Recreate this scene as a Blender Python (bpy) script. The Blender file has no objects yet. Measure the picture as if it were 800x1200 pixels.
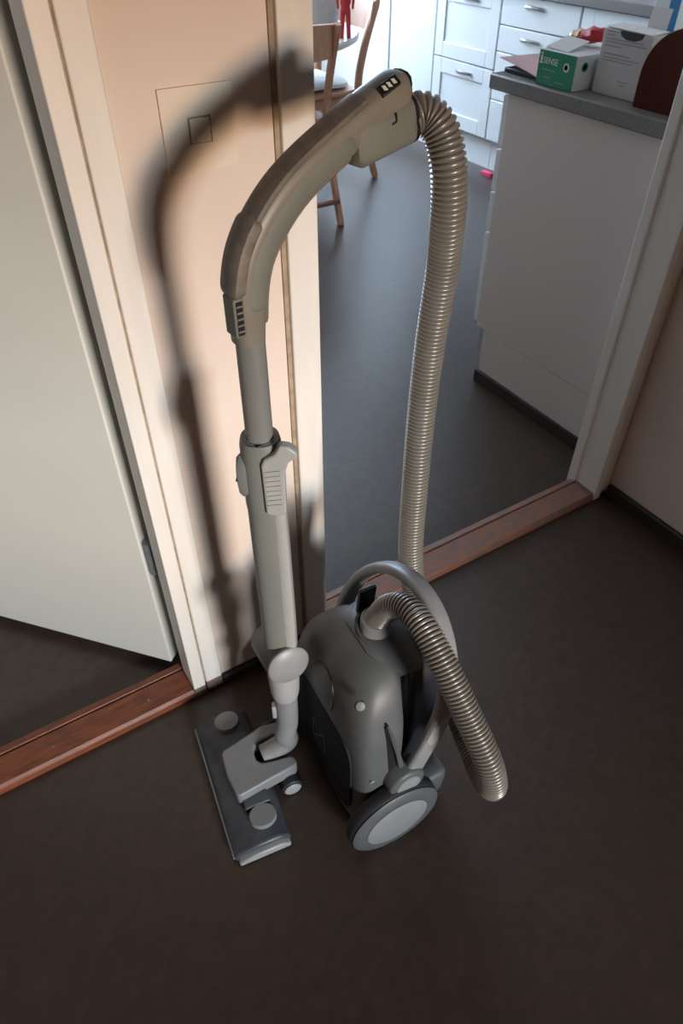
import bpy, bmesh, math, random
from mathutils import Vector as V, Matrix

random.seed(3)
SC = bpy.context.scene
COL = SC.collection
PI = math.pi

# ------------------------------------------------------------------ camera, world, light, exposure
CAM_POS = V((0, 0, 1.31))
cd = bpy.data.cameras.new('camera')
cam = bpy.data.objects.new('camera', cd)
COL.objects.link(cam)
cam.location = CAM_POS
cam.rotation_euler = (math.radians(90 - 42.65), 0, math.radians(-32.01))
cd.sensor_fit = 'VERTICAL'
cd.sensor_height = 36.0
cd.sensor_width = 24.0
cd.lens = 24.70
cd.clip_start = 0.02
cd.dof.use_dof = True
cd.dof.focus_distance = 0.92
cd.dof.aperture_fstop = 13.0
SC.camera = cam

SC.view_settings.view_transform = 'Standard'
SC.view_settings.look = 'None'
SC.view_settings.gamma = 1
SC.view_settings.use_curve_mapping = False
SC.view_settings.exposure = 0.0

w = bpy.data.worlds.new('world')
SC.world = w
w.use_nodes = True
w.node_tree.nodes['Background'].inputs[0].default_value = (0.55, 0.7, 1.0, 1)
w.node_tree.nodes['Background'].inputs[1].default_value = 0.3


def area(name, loc, rot, sx, sy, power, color):
    ld = bpy.data.lights.new(name, 'AREA')
    ld.shape = 'RECTANGLE'
    ld.size, ld.size_y = sx, sy
    ld.energy = power
    ld.color = color
    o = bpy.data.objects.new(name, ld)
    COL.objects.link(o)
    o.location = loc
    o.rotation_euler = rot
    return o


# low evening light in a window of the room behind the hall: warm below, paler above
area('evening_light_warm', (0.55, -4.95, 1.08), (math.radians(90), 0, 0), 0.75, 0.56, 158, (1.0, 0.66, 0.42))
area('evening_light_pale', (0.42, -4.95, 1.68), (math.radians(90), 0, 0), 1.05, 0.74, 310, (0.90, 0.96, 1.0))
# daylight through the kitchen window (far wall), plus an added fill lamp for the side-room door
area('kitchen_window_light', (2.08, 5.25, 1.5), (math.radians(-90), 0, 0), 1.5, 1.2, 155, (0.60, 0.78, 1.0))
area('side_room_fill', (-2.9, 1.55, 1.4), (math.radians(90), 0, math.radians(-90)), 1.0, 1.2, 13, (0.95, 0.98, 1.0))  # fill lamp added to brighten the open door


# ------------------------------------------------------------------ materials
def mat(name, col, rough=0.5, metal=0.0, noise=0.0, nscale=40.0, col2=None, bump=0.0, bscale=200.0, spec=0.5,
        stretch=None):
    m = bpy.data.materials.new(name)
    m.use_nodes = True
    nt = m.node_tree
    b = nt.nodes['Principled BSDF']
    b.inputs['Base Color'].default_value = (*col, 1)
    b.inputs['Roughness'].default_value = rough
    b.inputs['Metallic'].default_value = metal
    b.inputs['Specular IOR Level'].default_value = spec
    tc = nt.nodes.new('ShaderNodeTexCoord')
    mp = nt.nodes.new('ShaderNodeMapping')
    if stretch:
        mp.inputs['Scale'].default_value = stretch
    nt.links.new(tc.outputs['Object'], mp.inputs['Vector'])
    if noise or col2:
        n = nt.nodes.new('ShaderNodeTexNoise')
        n.inputs['Scale'].default_value = nscale
        n.inputs['Detail'].default_value = 6
        nt.links.new(mp.outputs[0], n.inputs['Vector'])
        mx = nt.nodes.new('ShaderNodeMix')
        mx.data_type = 'RGBA'
        c2 = col2 if col2 else tuple(c * (1 - noise) for c in col)
        mx.inputs[6].default_value = (*col, 1)
        mx.inputs[7].default_value = (*c2, 1)
        rp = nt.nodes.new('ShaderNodeValToRGB')
        rp.color_ramp.elements[0].position = 0.35
        rp.color_ramp.elements[1].position = 0.65
        nt.links.new(n.outputs['Fac'], rp.inputs[0])
        nt.links.new(rp.outputs[0], mx.inputs[0])
        nt.links.new(mx.outputs[2], b.inputs['Base Color'])
    if bump:
        n2 = nt.nodes.new('ShaderNodeTexNoise')
        n2.inputs['Scale'].default_value = bscale
        n2.inputs['Detail'].default_value = 4
        nt.links.new(mp.outputs[0], n2.inputs['Vector'])
        bp = nt.nodes.new('ShaderNodeBump')
        bp.inputs['Strength'].default_value = bump
        bp.inputs['Distance'].default_value = 0.002
        nt.links.new(n2.outputs['Fac'], bp.inputs['Height'])
        nt.links.new(bp.outputs[0], b.inputs['Normal'])
    return m


M = {}
M['lino'] = mat('brown linoleum', (0.068, 0.046, 0.036), 0.33, col2=(0.052, 0.036, 0.028), nscale=55, bump=0.12, bscale=260)
M['wall'] = mat('peach wall paint', (0.76, 0.66, 0.58), 0.75, noise=0.05, nscale=6, bump=0.35, bscale=130)
M['wall_white'] = mat('white wall paint', (0.82, 0.80, 0.77), 0.8, noise=0.04, nscale=8, bump=0.2, bscale=150)
M['wall_grey'] = mat('beige kitchen wall paint', (0.50, 0.42, 0.36), 0.8, noise=0.04, nscale=8)
M['wall_dim'] = mat('unseen wall bounce tint', (0.34, 0.20, 0.13), 0.7, noise=0.2, nscale=6)  # even brown tint set to dim and warm the hall's bounced light
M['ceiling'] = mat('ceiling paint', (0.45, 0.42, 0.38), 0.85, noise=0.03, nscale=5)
M['ceil_w'] = mat('white ceiling paint', (0.82, 0.80, 0.77), 0.85, noise=0.03, nscale=5)
M['trim'] = mat('cream trim gloss', (0.80, 0.78, 0.73), 0.4, noise=0.06, nscale=9, stretch=(6, 6, .6))
M['bare'] = mat('bare grey wood', (0.22, 0.16, 0.12), 0.8, noise=0.4, nscale=30)
M['groove'] = mat('brown groove', (0.42, 0.33, 0.23), 0.8, noise=0.3, nscale=60)  # brown tone of the narrow lines between the boards
M['base'] = mat('dark baseboard', (0.035, 0.022, 0.018), 0.5, noise=0.3, nscale=30)
M['redwood'] = mat('red varnished threshold', (0.30, 0.085, 0.035), 0.45, col2=(0.16, 0.052, 0.028), nscale=16, stretch=(1.2, 9, 9), bump=0.25, bscale=90)
M['wornwood'] = mat('worn red threshold', (0.30, 0.11, 0.06), 0.55, col2=(0.17, 0.11, 0.085), nscale=14, stretch=(1.5, 6, 6), bump=0.3, bscale=90)
M['door'] = mat('door paint', (0.68, 0.70, 0.65), 0.5, noise=0.03, nscale=5)
M['steel'] = mat('dull steel', (0.32, 0.33, 0.34), 0.45, metal=0.8, noise=0.3, nscale=60)
M['hinge'] = mat('grey hinge', (0.26, 0.28, 0.30), 0.45, noise=0.25, nscale=60)
M['plate'] = mat('plate plastic', (0.78, 0.70, 0.58), 0.5, noise=0.03, nscale=20)
# vacuum cleaner
M['shell'] = mat('grey shell plastic', (0.102, 0.112, 0.117), 0.48, noise=0.10, nscale=25, bump=0.06, bscale=500)
M['shell_l'] = mat('light grey plastic', (0.27, 0.28, 0.29), 0.42, noise=0.10, nscale=30)
M['pale'] = mat('pale grey plastic', (0.40, 0.41, 0.42), 0.4, noise=0.06, nscale=30)
M['navy'] = mat('blue black plastic', (0.018, 0.021, 0.030), 0.35, noise=0.3, nscale=40)
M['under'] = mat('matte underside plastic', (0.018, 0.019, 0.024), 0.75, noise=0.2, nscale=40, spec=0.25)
M['black'] = mat('black plastic', (0.012, 0.012, 0.013), 0.4, noise=0.3, nscale=60)
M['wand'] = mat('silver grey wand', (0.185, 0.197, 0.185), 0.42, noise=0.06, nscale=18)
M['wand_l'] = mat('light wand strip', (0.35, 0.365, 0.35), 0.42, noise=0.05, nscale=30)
M['handle'] = mat('champagne grey handle', (0.205, 0.192, 0.158), 0.4, noise=0.12, nscale=14)
M['handle_d'] = mat('dark handle and painted shade', (0.19, 0.165, 0.14), 0.5, col2=(0.13, 0.115, 0.10), nscale=70)  # strip's dark tone stands in for its unlit side; slider and ribs share it
M['grip'] = mat('soft grip inlay', (0.165, 0.178, 0.152), 0.6, noise=0.08, nscale=40)
M['hose'] = mat('hose silver', (0.25, 0.24, 0.215), 0.32, metal=0.3, noise=0.1, nscale=30)
M['nozzle'] = mat('slate nozzle', (0.060, 0.066, 0.085), 0.4, col2=(0.10, 0.105, 0.12), nscale=28)
M['tread'] = mat('grey rubber', (0.03, 0.032, 0.038), 0.6, noise=0.2, nscale=50)
M['mark'] = mat('faint print', (0.075, 0.075, 0.09), 0.6, noise=0.5, nscale=120)
# kitchen
M['cab'] = mat('white cabinet lacquer', (0.74, 0.76, 0.76), 0.35, noise=0.02, nscale=5)
M['panel'] = mat('cabinet side', (0.64, 0.575, 0.54), 0.45, noise=0.02, nscale=4)
M['gapd'] = mat('cabinet carcass', (0.35, 0.36, 0.36), 0.6, noise=0.1, nscale=20)
M['worktop'] = mat('grey speckled worktop', (0.20, 0.19, 0.175), 0.35, col2=(0.13, 0.125, 0.12), nscale=260)
M['handle_m'] = mat('brushed handle', (0.45, 0.47, 0.48), 0.3, metal=0.9, noise=0.1, nscale=50)
M['beech'] = mat('beech wood', (0.52, 0.27, 0.16), 0.4, col2=(0.42, 0.20, 0.11), nscale=12, stretch=(8, 8, 1))
M['beech_d'] = mat('dark beech', (0.20, 0.085, 0.05), 0.5, noise=0.3, nscale=14)
M['cloth'] = mat('white cushion cloth', (0.72, 0.72, 0.73), 0.9, noise=0.2, nscale=18, bump=0.3, bscale=60)
M['tablew'] = mat('pale table top', (0.62, 0.57, 0.53), 0.3, noise=0.05, nscale=10)
M['red'] = mat('red paint', (0.50, 0.02, 0.03), 0.45, noise=0.15, nscale=40)
M['pink'] = mat('pink plastic', (0.80, 0.04, 0.15), 0.4, noise=0.05, nscale=40)
M['greyjug'] = mat('grey glaze', (0.42, 0.41, 0.40), 0.35, noise=0.1, nscale=25)
M['green'] = mat('green print', (0.0, 0.22, 0.11), 0.5, noise=0.08, nscale=30)
M['card'] = mat('white carton', (0.62, 0.60, 0.58), 0.65, noise=0.04, nscale=20)
M['cardg'] = mat('greyish carton', (0.50, 0.48, 0.46), 0.7, noise=0.05, nscale=20)
M['ink'] = mat('pale ink', (0.30, 0.29, 0.29), 0.7, noise=0.2, nscale=200)
M['white'] = mat('white print', (0.72, 0.78, 0.75), 0.6, noise=0.05, nscale=50)
M['paper'] = mat('paper', (0.66, 0.66, 0.68), 0.8, noise=0.08, nscale=14)
M['pinkpaper'] = mat('pink paper', (0.55, 0.33, 0.32), 0.8, noise=0.15, nscale=14)
M['board'] = mat('dark red board', (0.070, 0.014, 0.009), 0.85, noise=0.3, nscale=20, spec=0.2)
M['plywood'] = mat('plywood edge', (0.50, 0.38, 0.27), 0.6, noise=0.2, nscale=40)
M['blue'] = mat('blue print', (0.03, 0.22, 0.48), 0.45, noise=0.1, nscale=20)
M['yellow'] = mat('mustard foil', (0.55, 0.32, 0.08), 0.4, noise=0.2, nscale=30)


# ------------------------------------------------------------------ helpers
def wloc(p):
    r = V((0, 0, 0))
    while p is not None:
        r += p.location
        p = p.parent
    return r


def obj(name, bm, m, parent=None, smooth=True, bevel=0, seg=2, sharp=40, origin=None):
    """link a bmesh (built in world coordinates) as one object; parent keeps it in place."""
    bmesh.ops.recalc_face_normals(bm, faces=bm.faces)
    off = wloc(parent) if parent else V((0, 0, 0))
    loc = V((0, 0, 0))
    if parent is None:
        if origin is None:
            xs = [v.co for v in bm.verts]
            lo = V([min(c[i] for c in xs) for i in range(3)])
            hi = V([max(c[i] for c in xs) for i in range(3)])
            origin = V(((lo.x + hi.x) / 2, (lo.y + hi.y) / 2, lo.z))
        off = V(origin)
        loc = V(origin)
    bmesh.ops.translate(bm, verts=bm.verts, vec=-off)
    me = bpy.data.meshes.new(name)
    if smooth:
        for f in bm.faces:
            f.smooth = True
        for e in bm.edges:
            if len(e.link_faces) == 2 and e.calc_face_angle(0) > math.radians(sharp):
                e.smooth = False
    bm.to_mesh(me)
    bm.free()
    o = bpy.data.objects.new(name, me)
    COL.objects.link(o)
    o.parent = parent
    o.location = loc
    if m:
        me.materials.append(M[m])
    if bevel:
        b = o.modifiers.new('bevel', 'BEVEL')
        b.width = bevel
        b.segments = seg
        b.limit_method = 'ANGLE'
        b.angle_limit = math.radians(35)
    return o


def tag(o, label, cat=None, group=None, kind=None):
    if label:
        o['label'] = label
    if cat:
        o['category'] = cat
    if group:
        o['group'] = group
    if kind:
        o['kind'] = kind
    return o


def struct(o, label=None):
    return tag(o, label, kind='structure')


def thing(name, loc, label, cat, group=None):
    o = bpy.data.objects.new(name, None)
    o.empty_display_size = 0.05
    COL.objects.link(o)
    o.location = loc
    return tag(o, label, cat, group)


def B():
    return bmesh.new()


def box(bm, x0, x1, y0, y1, z0, z1):
    vs = [bm.verts.new((x, y, z)) for z in (z0, z1) for y in (y0, y1) for x in (x0, x1)]
    for f in ((0, 1, 3, 2), (4, 5, 7, 6), (0, 1, 5, 4), (2, 3, 7, 6), (0, 2, 6, 4), (1, 3, 7, 5)):
        bm.faces.new([vs[i] for i in f])
    return bm


def obox(bm, c, ax, ay, az, hx, hy, hz):
    """oriented box: centre, three axes, half sizes"""
    c, ax, ay, az = V(c), V(ax).normalized(), V(ay).normalized(), V(az).normalized()
    vs = [bm.verts.new(c + ax * hx * i + ay * hy * j + az * hz * k) for k in (-1, 1) for j in (-1, 1) for i in (-1, 1)]
    for f in ((0, 1, 3, 2), (4, 5, 7, 6), (0, 1, 5, 4), (2, 3, 7, 6), (0, 2, 6, 4), (1, 3, 7, 5)):
        bm.faces.new([vs[i] for i in f])
    return bm


def prism(bm, poly, d):
    """extrude a closed 3D polygon along the vector d"""
    d = V(d)
    a = [bm.verts.new(p) for p in poly]
    b = [bm.verts.new(V(p) + d) for p in poly]
    bm.faces.new(a)
    bm.faces.new(b[::-1])
    n = len(a)
    for i in range(n):
        bm.faces.new((a[i], a[(i + 1) % n], b[(i + 1) % n], b[i]))
    return bm


def loft(bm, rings, cap=True):
    rs = [[bm.verts.new(p) for p in r] for r in rings]
    n = len(rs[0])
    for a, b in zip(rs, rs[1:]):
        for i in range(n):
            bm.faces.new((a[i], a[(i + 1) % n], b[(i + 1) % n], b[i]))
    if cap:
        bm.faces.new(rs[0][::-1])
        bm.faces.new(rs[-1])
    return bm


def frame_of(axis):
    a = V(axis).normalized()
    h = V((0, 0, 1)) if abs(a.z) < 0.9 else V((1, 0, 0))
    u = a.cross(h).normalized()
    return a, u, a.cross(u).normalized()


def lathe(bm, c, axis, prof, n=32):
    """prof: list of (distance along axis, radius)"""
    a, u, v = frame_of(axis)
    c = V(c)
    return loft(bm, [[c + a * t + (u * math.cos(2 * PI * i / n) + v * math.sin(2 * PI * i / n)) * max(r, 1e-5)
                      for i in range(n)] for t, r in prof])


def spline(pts, n):
    """Catmull-Rom through points (vectors of any size), n samples per span"""
    P = [pts[0]] + list(pts) + [pts[-1]]
    out = []
    for i in range(1, len(P) - 2):
        p0, p1, p2, p3 = P[i - 1], P[i], P[i + 1], P[i + 2]
        for k in range(n):
            t = k / n
            out.append([0.5 * (2 * b + (c - a) * t + (2 * a - 5 * b + 4 * c - d) * t * t + (3 * b - a - 3 * c + d) * t ** 3)
                        for a, b, c, d in zip(p0, p1, p2, p3)])
    out.append(list(pts[-1]))
    return out


def sweep(bm, path, ra, rb, ref, n=16, power=2.0, cap=True):
    """path: points; ra: half sizes in the bend plane, rb: half sizes along ref; superellipse section"""
    path = [V(p) for p in path]
    ref = V(ref).normalized()
    rings = []
    for i, p in enumerate(path):
        t = (path[min(i + 1, len(path) - 1)] - path[max(i - 1, 0)]).normalized()
        s = (ref - t * ref.dot(t)).normalized()
        q = t.cross(s)
        a = ra[i] if isinstance(ra, (list, tuple)) else ra
        b = rb[i] if isinstance(rb, (list, tuple)) else rb
        ring = []
        for k in range(n):
            th = 2 * PI * k / n
            co, si = math.cos(th), math.sin(th)
            e = 2.0 / power
            ring.append(p + q * a * math.copysign(abs(co) ** e, co) + s * b * math.copysign(abs(si) ** e, si))
        rings.append(ring)
    return loft(bm, rings, cap)


def resample(pts, step):
    pts = [V(p) for p in pts]
    out = [pts[0]]
    acc = 0.0
    for a, b in zip(pts, pts[1:]):
        L = (b - a).length
        d = step - acc
        while d <= L:
            out.append(a + (b - a) * (d / L))
            d += step
        acc = L - (d - step)
    return out


def ribbed(bm, path, r, amp, pitch, per=8, n=20):
    """corrugated hose along a path with parallel-transported rings"""
    path = resample(path, pitch / per)
    t0 = (path[1] - path[0]).normalized()
    _, u, _v = frame_of(t0)
    rings = []
    for i, p in enumerate(path):
        t = (path[min(i + 1, len(path) - 1)] - path[max(i - 1, 0)]).normalized()
        u = (u - t * u.dot(t)).normalized()
        v = t.cross(u)
        rr = r + amp * (1.0, .9, .55, -.5, -1.5, -.5, .55, .9)[i % 8]
        rings.append([p + (u * math.cos(2 * PI * k / n) + v * math.sin(2 * PI * k / n)) * rr for k in range(n)])
    return loft(bm, rings)


# camera ray helper: used only to note positions measured in the photograph (pixel, depth) as world points
_p, _y, _f = math.radians(42.65), math.radians(32.01), 823.2
_FW = V((math.sin(_y) * math.cos(_p), math.cos(_y) * math.cos(_p), -math.sin(_p)))
_RT = V((math.cos(_y), -math.sin(_y), 0))
_UP = _RT.cross(_FW)


def ray(px, py):
    return _FW + _RT * ((px - 400) / _f) - _UP * ((py - 600) / _f)


def at(px, py, depth):
    return CAM_POS + ray(px, py) * depth


def on(px, py, p0, nrm):
    r = ray(px, py)
    return CAM_POS + r * ((V(p0) - CAM_POS).dot(V(nrm)) / r.dot(V(nrm)))


# ------------------------------------------------------------------ the setting
WY, WB = 0.884, 0.966           # dividing wall: hall face and far face
struct(obj('floor', box(B(), -3.2, 4.0, -5.2, 5.6, -0.1, 0.0), 'lino', smooth=False), 'dark brown linoleum floor of hall and kitchen')
struct(obj('ceiling', box(B(), -3.2, 4.0, -5.2, 0.92, 2.45, 2.55), 'ceiling', smooth=False))
struct(obj('ceiling', box(B(), -3.2, 4.0, 0.92, 5.6, 2.45, 2.55), 'ceil_w', smooth=False))
bm = B()
box(bm, 0.207, 0.451, WY, WB, 0, 2.45)
box(bm, -3.2, -0.72, WY, WB, 0, 2.45)
box(bm, -0.72, 0.207, WY, WB, 2.06, 2.45)
box(bm, 0.451, 1.40, WY, WB, 2.06, 2.45)
box(bm, 1.40, 3.7, WY, WB, 0, 2.45)
struct(obj('wall_back', bm, 'wall', smooth=False), 'peach painted wall between the two doorways')
struct(obj('wall_right', box(B(), 1.432, 1.50, -1.8, WY, 0, 2.45), 'wall', smooth=False), 'peach painted wall right of the kitchen doorway')
struct(obj('wall_left', box(B(), -1.48, -1.40, -5.2, WY, 0, 2.45), 'wall_dim', smooth=False))
bm = B()
box(bm, -1.40, -0.62, -1.88, -1.80, 0, 2.45)
box(bm, 0.72, 1.432, -1.88, -1.80, 0, 2.45)
box(bm, -0.62, 0.72, -1.88, -1.80, 1.32, 2.45)
box(bm, -0.62, 0.72, -1.88, -1.80, 0, 0.60)
struct(obj('unseen_aperture_wall', bm, 'wall_dim', smooth=False))  # unseen wall; its opening is shaped to trim the evening light
bm = B()
box(bm, -1.40, 1.5, -5.1, -5.0, 0, 2.45)
box(bm, 1.432, 1.5, -5.0, -1.8, 0, 2.45)
struct(obj('wall_behind', bm, 'wall_dim', smooth=False))
# kitchen and side room
struct(obj('wall_side', box(B(), 0.30, 0.37, WB, 5.35, 0, 2.45), 'wall_grey', smooth=False))
bm = B()
box(bm, 0.37, 1.30, 5.3, 5.4, 0, 2.45)
box(bm, 2.85, 3.7, 5.3, 5.4, 0, 2.45)
box(bm, 1.30, 2.85, 5.3, 5.4, 0, 0.85)
box(bm, 1.30, 2.85, 5.3, 5.4, 2.15, 2.45)
struct(obj('wall_far', bm, 'wall_white', smooth=False))
bm = B()
box(bm, 3.62, 3.7, WB, 5.3, 0, 2.45)
box(bm, 3.03, 3.62, 4.34, 5.3, 0, 2.45)
struct(obj('wall_kitchen', bm, 'wall_white', smooth=False), 'pale kitchen wall behind the dining chairs')
bm = B()
box(bm, -3.2, -3.1, WB, 4.1, 0, 2.45)
box(bm, -3.1, 0.30, 4.0, 4.1, 0, 2.45)
struct(obj('wall_side_room', bm, 'wall_white', smooth=False))

# side-room door frame (cream jamb + casing)
FY = 0.872
bm = B()
box(bm, 0.180, 0.2055, FY, 0.936, 0.030, 2.06)
box(bm, 0.193, 0.2055, 0.936, WB, 0.0, 2.06)
frame = struct(obj('trim_1', bm, 'trim', bevel=0.0015), 'cream door jamb and casing beside the open white door')
obj('casing_board', box(B(), 0.2085, 0.244, FY, WY + 0.002, 0.036, 2.10), 'trim', frame, bevel=0.002)
obj('groove', box(B(), 0.2050, 0.2090, FY + 0.004, WY, 0.036, 2.06), 'groove', frame)
bm = B()
box(bm, 0.1805, 0.2055, FY + .001, 0.936, 0.0, 0.030)
box(bm, 0.2088, 0.2435, FY + .001, WY, 0.004, 0.036)
obj('bare_wood_foot', bm, 'bare', frame)['label'] = 'unpainted brown foot of the casing'
bm = B()
box(bm, -0.745, -0.72, FY, WB, 0, 2.06)
box(bm, -0.745, 0.244, FY, WB, 2.035, 2.10)
obj('jamb', bm, 'trim', frame)
# kitchen door frame
bm = B()
box(bm, 0.457, 0.506, FY, WB, 0.0, 2.06)
fr2 = struct(obj('trim_2', bm, 'trim', bevel=0.002), 'cream frame board on the left of the kitchen doorway')
obj('groove', box(B(), 0.450, 0.458, FY + 0.008, WY + .002, 0.0, 2.06), 'groove', fr2)
bm = B()
box(bm, 1.375, 1.40, FY, 0.945, 0.0, 2.06)
box(bm, 1.367, 1.40, 0.945, WB + .004, 0.0, 2.06)
fr3 = struct(obj('trim_3', bm, 'trim', bevel=0.002), 'cream frame board on the right of the kitchen doorway')
obj('casing_board', box(B(), 1.402, 1.431, FY + .002, WY + .002, 0.022, 2.10), 'trim', fr3, bevel=0.003)
obj('lintel_board', box(B(), 0.451, 1.432, FY, WB, 2.03, 2.10), 'trim', fr3)

# wooden thresholds
def threshold(name, x0, x1, m, label):
    poly = [(x0, 0.874, 0.0), (x0, 0.874, 0.017), (x0, 0.879, 0.0235), (x0, 0.937, 0.0245), (x0, 0.940, 0.020), (x0, 0.944, 0.0245),
            (x0, 0.960, 0.022), (x0, 0.967, 0.012), (x0, 0.967, 0.0)]
    bm = prism(B(), [V(p) for p in poly], (x1 - x0, 0, 0))
    o = struct(obj(name, bm, m, smooth=False), label)
    for fx in (0.1, 0.32, 0.68, 0.9):
        x = x0 + (x1 - x0) * fx
        obj('screw', lathe(B(), (x, 0.905, 0.0238), (0, 0, 1), [(0, .0032), (.0012, .0028), (.0016, .0004)], 10), 'steel', o)
    return o


threshold('trim_4', -0.72, 0.1795, 'redwood', 'red-brown wooden threshold under the open white door')
threshold('trim_5', 0.5065, 1.3745, 'wornwood', 'worn red-brown wooden threshold of the kitchen doorway')

struct(obj('baseboard_right', box(B(), 1.417, 1.4325, -1.8, 0.870, 0, 0.040), 'base', bevel=0.003), 'dark baseboard along the right wall')
struct(obj('baseboard_back', box(B(), 0.245, 0.450, 0.872, WY + .002, 0, 0.026), 'base', bevel=0.003), 'dark baseboard behind the vacuum cleaner')

# open door of the side room
d = V((-0.657, 0.754, 0)).normalized()
nv = V((-0.754, -0.657, 0)).normalized()
hc = V((0.166, 0.966, 0))
bm = B()
obox(bm, hc + d * 0.44 - nv * 0.017 + V((0, 0, 1.03)), d, nv, (0, 0, 1), 0.44, 0.017, 1.002)
obox(bm, hc + d * 0.445 - nv * 0.036 + V((0, 0, 1.03)), d, nv, (0, 0, 1), 0.432, 0.006, 0.996)
door = struct(obj('door_1', bm, 'door', bevel=0.0025), 'white flush door standing open into the side room')
hz = 0.352
ZA0 = V((0, 0, 1))
hb = B()
hp = V((0.1815, 0.9655, hz))
lathe(hb, hp - ZA0 * 0.040, (0, 0, 1), [(0, .001), (0, .0100), (.080, .0100), (.080, .001)], 16)
obox(hb, V((0.1925, 0.952, hz)), (1, 0, 0), (0, 1, 0), (0, 0, 1), 0.0015, 0.018, 0.037)
obj('hinge', hb, 'hinge', door)['label'] = 'grey steel hinge low on the door'

# blank cover plate with a square push button
pl = thing('wall_plate', (0.349, WY, 1.03), 'square cream cover plate with small square button on the peach wall', 'wall plate')
def ringplate(bm, cx, cz, half, hole, y0, y1):
    for s in ((cx - half, cx - hole, cz - half, cz + half), (cx + hole, cx + half, cz - half, cz + half),
              (cx - hole, cx + hole, cz - half, cz - hole), (cx - hole, cx + hole, cz + hole, cz + half)):
        box(bm, s[0], s[1], y0, y1, s[2], s[3])
    return bm


bm = ringplate(B(), 0.3495, 1.0765, 0.0462, 0.0150, 0.8795, WY + .001)
bmesh.ops.remove_doubles(bm, verts=bm.verts, dist=1e-5)
obj('plate', bm, 'plate', pl, smooth=False)
obj('push_button', box(B(), 0.3372, 0.3636, 0.8790, WY, 1.0620, 1.0892), 'plate', pl, bevel=0.001)

# ------------------------------------------------------------------ vacuum cleaner
AZ = math.radians(-4)
XA, YA, ZA = V((math.cos(AZ), math.sin(AZ), 0)), V((-math.sin(AZ), math.cos(AZ), 0)), V((0, 0, 1))
O = V((0.32, 0.575, 0))


def L(x, y, z):
    return O + XA * x + YA * y + ZA * z


vac = thing('vacuum_cleaner', (0.40, 0.60, 0.0), 'grey canister vacuum cleaner standing upright with its ribbed hose, wand and floor nozzle', 'vacuum cleaner')

# canister shell: rounded loft narrowing to the nose
def sup(n, e):
    r = []
    for k in range(n):
        th = 2 * PI * k / n
        c, s = math.cos(th), math.sin(th)
        r.append((math.copysign(abs(c) ** (2 / e), c), math.copysign(abs(s) ** (2 / e), s)))
    return r


SHELL = [  # z, x0, x1, half width, exponent
    (0.024, 0.004, 0.080, 0.128, 4.5), (0.031, 0.000, 0.084, 0.134, 4.5), (0.09, 0.000, 0.086, 0.136, 4.5), (0.17, 0.000, 0.090, 0.135, 4.5), (0.23, 0.000, 0.098, 0.131, 4.5),
    (0.29, 0.000, 0.102, 0.125, 4.2), (0.322, 0.003, 0.104, 0.118, 3.8), (0.347, 0.008, 0.106, 0.110, 3.5), (0.368, 0.016, 0.110, 0.099, 3.2),
    (0.385, 0.028, 0.114, 0.084, 3.0), (0.397, 0.042, 0.116, 0.066, 2.8), (0.404, 0.058, 0.116, 0.044, 2.5), (0.407, 0.072, 0.110, 0.020, 2.2)]
SP = spline([list(s) for s in SHELL], 3)


def shell_ring(s, n=48, grow=0.0):
    z, x0, x1, hw, e = s
    cx, hx = (x0 + x1) / 2, (x1 - x0) / 2
    return [L(cx + (hx + grow) * a, (hw + grow) * b, z) for a, b in sup(n, e)]


body = obj('canister_body', loft(B(), [shell_ring(s) for s in SP]), 'shell', vac, sharp=60)


chassis = obj('chassis', loft(B(), [[L(0.07 + hx * a, hw * b, z) for a, b in sup(40, 5)] for z, hx, hw in
                                   ((0.010, .058, .098), (0.016, .064, .106), (0.040, .064, .108), (0.060, .060, .104))]), 'navy', vac, sharp=50)


# raised panel around the hose socket
def lid():
    bm = B()
    nx, ny = 14, 18
    g = {}
    for i in range(nx + 1):
        for j in range(ny + 1):
            t = i / nx
            x = 0.064 + 0.078 * t
            yw = 0.078 * (1 - (1 - min(1, t / .55)) ** 2.2 * .55)
            y = (j / ny * 2 - 1) * yw
            z = 0.4125 - 5.6 * max(abs(y) - 0.012, 0) ** 2 - 5.0 * max(0.088 - x, 0) ** 2 - 5.0 * max(x - 0.11, 0) ** 2
            g[i, j] = (bm.verts.new(L(x, y, z)), bm.verts.new(L(x, y, z - 0.016)))
    for i in range(nx):
        for j in range(ny):
            for k in (0, 1):
                f = [g[i, j][k], g[i + 1, j][k], g[i + 1, j + 1][k], g[i, j + 1][k]]
                bm.faces.new(f)
    for i in range(nx):
        for j in (0, ny):
            bm.faces.new((g[i, j][0], g[i + 1, j][0], g[i + 1, j][1], g[i, j][1]))
    for j in range(ny):
        for i in (0, nx):
            bm.faces.new((g[i, j][0], g[i, j + 1][0], g[i, j + 1][1], g[i, j][1]))
    return bm


obj('socket_panel', lid(), 'shell', vac, sharp=50)
# collar of the hose socket with a raised saddle behind it
SOCK = L(0.100, 0.000, 0.392)
lathe_b = lathe(B(), SOCK, (0, 0, 1), [(-.02, .001), (-.02, .030), (0.004, .030), (0.008, .0275), (0.034, .0255), (0.042, .0245), (0.044, .0215), (.044, .001)], 36)
obj('hose_socket', lathe_b, 'shell_l', vac)
bm = B()
rg = []
for k in range(19):
    th = math.radians(45 + 180 * k / 18)
    lift = math.sin(PI * k / 18)
    rg.append((th, lift))
A = [[], [], [], []]
for th, lf in rg:
    c, s = math.cos(th), math.sin(th)
    for q, (r, h) in enumerate(((.0285, 0.0), (.034, 0.0), (.034, .008 + .024 * lf), (.0285, .008 + .024 * lf))):
        A[q].append(SOCK + XA * c * r + YA * s * r + ZA * h)
loft(bm, [[A[q][k] for q in range(4)] for k in range(19)])
obj('socket_saddle', bm, 'tread', vac)
bm = B()
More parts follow.
